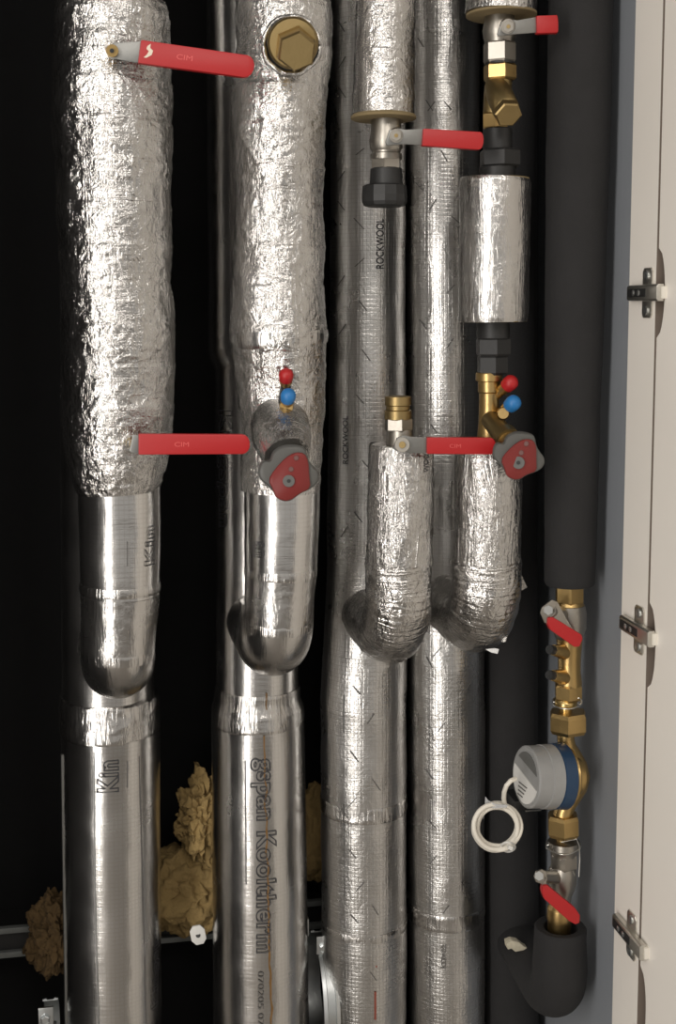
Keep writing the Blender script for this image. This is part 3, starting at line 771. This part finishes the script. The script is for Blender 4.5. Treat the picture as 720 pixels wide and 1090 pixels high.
plate('grip', [(584, 657.5), (589, 656.8), (619.5, 675.5), (621, 680), (617.5, 688.5), (612, 689), (586, 670.5), (583, 663)], Yv - .003, .009, M['red'], lv, .0016)
disc_stack('stem_nut', 584, 649.5, [(Yv - .006, 3), (Yv - .006, 5), (Yv + .002, 5.2)], M['steel'], t, 6)

# seal wires
def wire_loop(label, cx, cy, rx, ry, loc, tail):
    pts = []
    for i in range(60):
        an = 2 * pi * i / 40
        sc = S(cx, cy, Ym) ; c = P(cx, cy, Ym)
        wob = 1 + .10 * noise.noise(Vector((i * .23, cx * .1, 0)))
        pts.append(c + Vector((math.cos(an) * rx * sc * wob, math.sin(an) * rx * sc * wob * .95, math.sin(an + .5) * ry * sc + .0025 * (i / 60 - .5))))
    for q in tail: pts.append(P(q[0], q[1], Ym - .014))
    o = tube('seal_wire', pts, .0008, M['wire'], None, 8, ref=Vector((0, 0, 1)))
    tag(o, label, 'wire')
wire_loop('thin seal wire looped round the brass tail above the upper union nut', 604, 747.5, 14.5, 2.5, None, [(617, 743), (620, 746), (618, 750), (615, 748)])
wire_loop('thin seal wire looped round the valve neck below the water meter', 600, 899.5, 17, 2.6, None, [(614, 893), (617, 900), (617.5, 915), (616.5, 933)])

t = thing('water_meter', 'round water meter with grey head and blue ring in the brass pipe run', 'water meter', P(603, 830, Ym))
hexnut('union_nut', 605, 757, 779, 20.2, M['brass'], t, rot=.35, ch=.18)
pts, rads = [], []
for x, y, r in ((602.5, 776, 8.5), (602.5, 786, 8.6), (604, 795, 9), (608, 805, 11), (611, 815, 13.5), (612.5, 826, 15), (611, 838, 13.5), (607, 848, 11), (603, 857, 9.5), (600.5, 864, 10), (599.5, 871, 10.5)):
    pts.append(P(x, y, Ym)); rads.append(r * S(x, y, Ym))
tube('meter_body', pts, rads, M['brass'], t, 40)
hexnut('union_nut', 599.8, 866.5, 889, 17, M['brass'], t, rot=.3, ch=.16)
fitting('tail_piece', 599, [(887, 6.2), (897, 6.4), (903, 6.4)], M['brass_bright'], t, seg=8)
# register: a short drum whose dial faces left and towards the camera
fc = P(560, 827, Ym - .022); be = P(602, 826, Ym - .016)
ax = (be - fc); L = ax.length; ax.normalize()
side = ax.cross(Vector((0, 0, 1))).normalized(); upv = side.cross(ax).normalized()
def drum(name, k0, k1, r0, r1, mat, bev=.08):
    a, b = fc + ax * L * k0, fc + ax * L * k1; e = (b - a) * bev
    return tube(name, [a, a + e, b - e, b], [r0 * .95, r0, r1, r1 * .96], mat, t, 56, ref=Vector((0, 0, 1)), angle=.5)
Rm = 30.5 * S(570, 827, Ym)
rg = drum('register', .0, .38, Rm, Rm * 1.0, M['meter'])
drum('register_band', .34, .66, Rm * 1.03, Rm * 1.04, M['meter'])
drum('blue_ring', .64, .96, Rm * 1.06, Rm * 1.08, M['meter_blue'])
drum('brass_dome', .92, 1.32, Rm * .97, Rm * .62, M['brass'], .3)
def on_face(u, v, lift=-.0006): return fc + side * (u * Rm) + upv * (v * Rm) + ax * lift
def face_patch(name, poly, mat, parent, lift):
    fr = [on_face(u, v, lift) for u, v in poly]
    return loft(name, [fr, [p + ax * (abs(lift) + .0008) for p in fr]], mat, parent)
sgn = 1 if side.x > 0 else -1
lab = [(math.cos(an) * .86 * sgn, math.sin(an) * .86) for an in [math.radians(d) for d in range(168, 349, 12)]]
lb = face_patch('dial_label', lab, M['paper'], rg, -.0009)
face_patch('dial_window', [(math.cos(math.radians(d)) * .80 * sgn, math.sin(math.radians(d)) * .80) for d in range(20, 150, 10)], M['grey'], rg, -.0008)
for k in range(4):
    u0, u1, v = -.38, .22 - .08 * k, -.28 - .13 * k
    face_patch('printed_line', [(u0 * sgn, v), (u1 * sgn, v), (u1 * sgn, v - .04), (u0 * sgn, v - .04)], M['ink_dash'], lb, -.0013)

# white signal cable, coiled
pts = []
def cv(x, y, Y): pts.append(P(x, y, Y))
for x, y, Y in ((549, 829, Ym - .045), (544, 831, Ym - .05), (539.5, 836, Ym - .05), (537, 843, Ym - .045), (536.5, 850, Ym - .038), (537.5, 856, Ym - .03)): cv(x, y, Y)
N = 5; tot = 40 * N
for i in range(tot):
    an = -pi * .38 + 2 * pi * i / 40; lay = i / 40
    wob = 1 + .05 * noise.noise(Vector((lay * 1.7, math.cos(an), math.sin(an))))
    rx = (25.5 - 3.0 * abs((lay * 1.37) % 2 - 1) * 2.0) * wob; ry = (26.5 - 3.0 * abs((lay * 1.37) % 2 - 1) * 2.0) * wob
    cv(529.5 + rx * math.cos(an), 880 + ry * math.sin(an), Ym - .026 + .010 * noise.noise(Vector((lay * 2.3, 3, 0))) + .0022 * (lay - 2.5))
sc = S(530, 880, Ym)
t = thing('signal_cable', 'white cable tied in a coil hanging from the water meter', 'cable', P(530, 905, Ym))
tube('cable', pts, 2.35 * sc, M['white'], t, 10, ref=Vector((0, 0, 1)))
tie = [P(541 + 7.5 * math.cos(a), 901.5 + 5.5 * math.sin(a) * .9, Ym - .026 + .016 * math.sin(a)) for a in [2 * pi * k / 20 for k in range(21)]]
tube('cable_tie', tie, .0013, M['paper'], t, 6, ref=Vector((0, 0, 1)))
plate('cable_tie_head', [(542.5, 900), (547, 902), (545.5, 906), (541, 904)], Ym - .045, .004, M['paper'], t, .0006)
o = plate('plastic_tag', [(517, 848, 0), (520, 852, .2), (528, 856, .8), (541, 857, 1), (539.5, 859.5, 1), (527, 860.5, .7), (518, 858, .2), (515, 872, .1), (513.5, 866, 0), (516.5, 857, 0)], Ym - .020, .0006, M['clear'], None, Y2=Ym - .04)
tag(o, 'clear crumpled plastic tag caught on the top of the white coil', 'tag')
t = thing('rail_clip', 'small dark clip and metal strip behind the cable, under the water meter', 'clip', P(556, 857, 1.46))
box('clip_block', tuple(P(548, 864, 1.42)), tuple(P(562, 852, 1.42) + Vector((0, .04, 0))), M['blackiron'], t, .002)
box('clip_strip', tuple(P(560, 864.5, 1.418)), tuple(P(577, 861.5, 1.418) + Vector((0, .05, 0))), M['steel'], t, .0005)

# lower valve and foam elbow
t = thing('lever_valve', 'lowest valve, red lever slanting into the open end of the foam elbow', 'valve', P(598, 980, Ym), 'red lever valves')
fitting('valve_neck', 600.5, [(894, 9), (895, 15.5), (902, 15.8), (906, 13.5), (910, 13.2)], M['nickel'], t)
hexnut('hex_end', 600.5, 907, 923, 14.5, M['nickel'], t, rot=.3)
fitting('valve_body', 600, [(921, 12), (927, 14.2), (938, 14.6), (946, 13), (953, 10.5), (960, 10.5)], M['nickel'], t, cx2=597)
fitting('brass_tail', 596.5, [(956, 9), (962, 9.5), (966, 12.5), (976, 13.2), (980, 12), (1000, 11.5)], M['brass'], t, cx2=595.5)
a, b = P(597, 934, Ym), P(576, 933, Ym - .030)
tube('stem', [a, b], [.0085, .0062], M['nickel'], t, 18, ref=Vector((0, 0, 1)))
Yv2 = Ym - .034
lv = plate('lever', [(569, 934), (571, 928), (577, 925.5), (582, 928), (583, 936), (581, 946), (586, 954), (579, 950), (577, 941), (571, 939)], Yv2, .0026, M['nickel'], t, .0006)
plate('grip', [(578.5, 943), (583, 942.5), (613, 967), (618, 974.5), (617.5, 982.5), (613, 984.5), (606, 980.5), (580, 957.5), (577.5, 950)], Yv2 - .003, .009, M['red'], lv, .0016)
disc_stack('stem_nut', 574.2, 932.5, [(Yv2 - .007, 2.5), (Yv2 - .007, 4.8), (Yv2 + .002, 5)], M['steel'], t, 6)

t = thing('branch_pipe', 'black foam elbow at bottom right holding the lowest valve', 'insulated pipe', P(597, 1060, YF))
def foam_elbow():
    a = P(597, 986, Ym); b = P(595.5, 1066, Ym); s = S(597, 1030, Ym); R = 34 * s; r = 26.2 * s
    ri = 17 * s
    pts = [Vector((a.x, a.y, a.z - .020)), Vector((a.x, a.y, a.z - .001)), a.copy(), a.copy()]
    # hollow rim first (inside wall, rim), then the outside
    rad = [ri, ri, ri + .002, r - .0015]
    pts.append(Vector((a.x, a.y, a.z - .002))); rad.append(r)
    top = Vector((b.x, b.y, b.z + R))
    for i in range(1, 5): pts.append(pts[4].lerp(top, i / 4)); rad.append(r * (1 + .012 * i))
    for i in range(1, 13):
        an = pi / 2 * i / 12
        pts.append(Vector((b.x, b.y + R * (1 - math.cos(an)), b.z + R * (1 - math.sin(an))))); rad.append(r * 1.05)
    pts.append(Vector((P(545, 1000, YR).x, YR - .01, b.z))); rad.append(r * .86)
    bm = bmesh.new(); uvl = bm.loops.layers.uv.new('UVMap')
    sweep_tan(bm, pts, rad, uvl)
    return finish(bm, 'foam_jacket', M['foam'], t, True, .9)
def sweep_tan(bm, pts, rad, uvl):
    seg = 64; rings = []
    n = len(pts); ax0 = Vector((0, 1, 0))
    for i in range(n):
        if i <= 4: tn = Vector((0, 0, -1))
        else: tn = (pts[min(i + 1, n - 1)] - pts[i - 1]).normalized()
        axx = ax0 - tn * ax0.dot(tn)
        if axx.length < .2: axx = Vector((0, 0, 1)) - tn * tn.z
        # keep the frame continuous through the bend
        if i > 4: axx = last - tn * last.dot(tn)
        axx.normalize(); last = axx.copy(); ay = tn.cross(axx)
        ring = []
        for k in range(seg):
            an = 2 * pi * k / seg; d = axx * math.cos(an) + ay * math.sin(an)
            p = pts[i] + d * rad[i]
            ring.append(bm.verts.new(p + d * .0012 * noise.noise(p * 35)))
        rings.append(ring)
    for i in range(n - 1):
        for k in range(seg): bm.faces.new((rings[i][k], rings[i][(k + 1) % seg], rings[i + 1][(k + 1) % seg], rings[i + 1][k]))
    bm.faces.new(rings[0]); bm.faces.new(rings[-1])
foam_elbow()
plate('torn_tape', [(540, 1004), (546, 1001.5), (553, 1003), (559, 1008), (566, 1011), (556, 1012), (549, 1013.5), (545, 1010), (541, 1011)], 1.428, .012, M['cream_bit'], t, .001)

# ================================================================== hinges
def hinge(label, py):
    yc = 1.2505
    zc = PXW(686, py, XW).z
    t = thing('hinge', label, 'hinge', Vector((XW, yc, zc)), 'cabinet hinges')
    # winged mounting plate on the frame
    w = [(-.0085, -.026), (.0085, -.026), (.0115, -.022), (.0115, .022), (.0085, .026), (-.0085, .026), (-.0115, .022), (-.0115, -.022)]
    fr = [Vector((XW - .0035, yc + u, zc + v)) for u, v in w]
    mp = loft('mounting_plate', [fr, [p + Vector((.002, 0, 0)) for p in fr]], M['hinge'], t, .0005)
    for sg in (-1, 1):
        c = Vector((XW - .0036, yc, zc + sg * .0185))
        s = tube('fixing_screw', [c + Vector((.001, 0, 0)), c + Vector((-.0016, 0, 0)), c + Vector((-.0022, 0, 0)), c + Vector((-.0010, 0, 0))], [.0050, .0050, .0036, .0016], M['galv'], mp, 16, ref=Vector((0, 0, 1)))
    # arm: a U-shaped channel along the frame
    y0, y1 = 1.211, 1.287; h = .0088
    prof = [(-.0030, -h), (-.0090, -h), (-.0110, -h + .002), (-.0110, h - .002), (-.0090, h), (-.0030, h)]
    l0 = [Vector((XW + u, y0, zc + v)) for u, v in prof]; l1 = [Vector((XW + u * (.9), y1, zc + v * .94)) for u, v in prof]
    arm = loft('hinge_arm', [l0, l1], M['hinge'], t, .0007)
    box('arm_slot', (XW - .0113, 1.238, zc - .0042), (XW - .0090, 1.282, zc + .0042), M['blackiron'], arm)
    for dy in (.004, .017):
        c = Vector((XW - .0116, yc + dy, zc))
        tube('adjusting_screw', [c + Vector((.002, 0, 0)), c, c + Vector((-.0006, 0, 0))], [.0034, .0034, .0022], M['galv'], arm, 14, ref=Vector((0, 0, 1)))
    # link into the half-moon recess of the door
    box('hinge_link', (XW - .006, 1.2085, zc - .0065), (XW + .004, 1.2175, zc + .0065), M['white'], t, .0015)
    return t
hinge('highest of the three cabinet hinges, seen straight on at the white frame', 312)
hinge('middle of the three cabinet hinges, level with the loose foil flaps', 672)
hinge('lowest of the three cabinet hinges, near the bottom right corner', 1008)

# ================================================================== bracketry low down behind the pipes
z_r = P(20, 1003, 1.64).z
t = thing('support_rail', 'horizontal metal support rail running behind the pipes near the bottom', 'rail', Vector((.1, 1.66, z_r)))
def rail():
    h = .0165
    for sg in (1, -1):
        box('rail_flange', (XL + .002, 1.640, z_r + sg * h - .0038), (XW - .002, 1.6485, z_r + sg * h + .0038), M['rail'], t, .0008)
    box('rail_web', (XL + .002, 1.6475, z_r - h), (XW - .002, 1.6995, z_r + h), M['blackiron'], t)
rail()
def wool(label, px, py, Y, rx, rz, ry, amp, sc, seed, mat, hole=None, group='clumps of mineral wool'):
    bm = bmesh.new(); bmesh.ops.create_icosphere(bm, subdivisions=6, radius=1)
    c = P(px, py, Y); s = S(px, py, Y); off = Vector((seed, seed * 2, 0))
    for v in bm.verts:
        d = v.co.normalized()
        n = noise.noise(d * 1.7 * sc + off) * amp * 1.2 + noise.fractal(d * 4.5 * sc + off, .9, 2.1, 5) * amp * .45
        k = 1 + n
        if hole:
            dd = (d - Vector(hole).normalized()).length
            k -= .36 * math.exp(-(dd / .17) ** 2)
        j = Vector(noise.noise_vector(d * 6 * sc + off)) * amp * .35
        d = d * k + j
        v.co = c + Vector((d.x * rx * s, d.y * ry, d.z * rz * s))
    o = finish(bm, 'mineral_wool', mat, None, True)
    tag(o, label, 'insulation', group)
    return o
wool('yellow rounded clump of mineral wool between the first and second risers', 198, 946, 1.625, 52, 46, .045, .26, .9, 7.0, M['wool'], hole=(-.25, -.9, .15))
wool('ragged yellow tuft of mineral wool touching the second riser, above the rounded clump', 218, 868, 1.60, 26, 40, .03, .5, 1.2, 3.0, M['wool'])
wool('yellow mineral wool showing between the second and third risers', 337, 885, 1.625, 26, 52, .03, .16, .9, 11.0, M['wool'])
wool('brown ragged mineral wool hanging behind the leftmost riser', 60, 998, 1.60, 27, 42, .03, .5, 1.0, 17.0, M['wool_dark'])

def clamp_ear(t, px, py, Y, w, h, tilt, mat, hole=True):
    ca, sa = math.cos(tilt), math.sin(tilt)
    q = smooth_poly([(px + x * ca - y * sa, py + x * sa + y * ca) for x, y in ((-w, -h), (w, -h), (w, h), (-w, h))], 1)
    o = plate('clamp_ear', q, Y, .003, mat, t, .0004)
    if hole: disc_stack('bolt_hole', px, py, [(Y - .0004, 2.6), (Y + .001, 2.6)], M['blackiron'], o, 14)
    return o
t = thing('pipe_clamp', 'steel clamp ear with a bolt hole at the left side of the second riser', 'clamp', P(212, 995, 1.54), 'pipe clamps')
clamp_ear(t, 211, 995.5, 1.535, 8, 10, -.2, M['paper'])
cx = P(278, 990, YR)
arc_p = [Vector((cx.x + .0585 * math.cos(a), YR + .0585 * math.sin(a), cx.z)) for a in [math.radians(d) for d in range(-5, 186, 5)]]
bm = bmesh.new()
prev = None
for p in arc_p:
    d = Vector((p.x - cx.x, p.y - cx.y, 0)).normalized()
    cur = [bm.verts.new(p + d * e + Vector((0, 0, z))) for e, z in ((0, -.011), (0, .011), (.002, .011), (.002, -.011))]
    if prev:
        for k in range(4): bm.faces.new((prev[k], prev[(k + 1) % 4], cur[(k + 1) % 4], cur[k]))
    else: bm.faces.new(cur)
    prev = cur
bm.faces.new(prev); finish(bm, 'clamp_band', M['galv'], t, True, .5)
box('clamp_stud', (cx.x - .004, YR + .06, cx.z - .004), (cx.x + .004, 1.699, cx.z + .004), M['galv'], t)
def hoop(label, px, py, Y, R, y_ear):
    """open steel pipe hoop standing in the depth direction, its bolted ear on top"""
    top = P(px, py, Y); s = S(px, py, Y)
    t = thing('pipe_clamp', label, 'clamp', Vector((top.x, Y, top.z - R)), 'pipe clamps')
    c = Vector((top.x + .004, Y + .010, top.z - R)); hw = 8.3 * s
    bm = bmesh.new(); prev = None
    prof = [(-1, 0), (-1, .0022), (-.55, .0030), (-.45, .0014), (.45, .0014), (.55, .0030), (1, .0022), (1, 0)]
    for d in range(-250, 71, 5):
        a = math.radians(d); n = Vector((0, math.sin(-a) * 0 + math.cos(a + pi), math.sin(a + pi) * -1))
        n = Vector((0, -math.cos(a), math.sin(a)))
        p = c + n * R
        cur = [bm.verts.new(p + n * e + Vector((u * hw, 0, 0))) for u, e in prof]
        if prev:
            for k in range(8): bm.faces.new((prev[k], prev[(k + 1) % 8], cur[(k + 1) % 8], cur[k]))
        else: bm.faces.new(cur)
        prev = cur
    bm.faces.new(prev); finish(bm, 'clamp_band', M['galv'], t, True, .5)
    y0 = top.z - .004
    e = box('clamp_ear', (top.x - hw * .85, Y - .024, y0), (top.x + hw * 1.05, Y - .021, y0 + .024), M['galv'], t, .0008)
    b = Vector((top.x, Y - .021, y0 + .010))
    tube('bolt_head', [b, b + Vector((0, -.007, 0)), b + Vector((0, -.008, 0))], [.006, .006, .0045], M['galv'], t, 6, ref=Vector((0, 0, 1)), smooth=False)
    box('clamp_foot', (c.x - .005, Y + .01 + R, c.z - .005), (c.x + .005, 1.7, c.z + .005), M['galv'], t)
    return t
hoop('galvanised hoop clamp with a bolted ear between the second and third risers', 341, 1003, 1.545, .075, 0)
hoop('hoop clamp with a bent ear at the bottom left corner beside the first riser', 49, 1078, 1.545, .075, 0)

# ================================================================== light
def area(name, loc, target, sx, sy, energy, col):
    l = bpy.data.lights.new(name, 'AREA'); l.shape = 'RECTANGLE'; l.size = sx; l.size_y = sy; l.energy = energy; l.color = col
    o = bpy.data.objects.new(name, l); C.objects.link(o); o.location = loc
    o.rotation_euler = (Vector(target) - Vector(loc)).to_track_quat('-Z', 'Y').to_euler()
    return o
area('window_light', (-.95, -.15, 1.27), (.2, 1.5, 1.15), .32, 2.45, 19.5, (1.0, .955, .90))
area('overhead_fill', (.2, -.6, 2.5), (.25, 1.4, 1.2), 1.0, .5, 8, (1.0, .94, .87))  # unseen overhead light, added for contrast in the foil's reflections
w = bpy.data.worlds.new('world'); bpy.context.scene.world = w; w.use_nodes = True
bg = w.node_tree.nodes['Background']; bg.inputs[0].default_value = (1.0, .955, .895, 1); bg.inputs[1].default_value = .36

sc_ = bpy.context.scene
sc_.view_settings.view_transform = 'Standard'; sc_.view_settings.look = 'None'
sc_.view_settings.exposure = 0.40; sc_.view_settings.gamma = 1.0; sc_.view_settings.use_curve_mapping = False
sc_.cycles.use_denoising = True
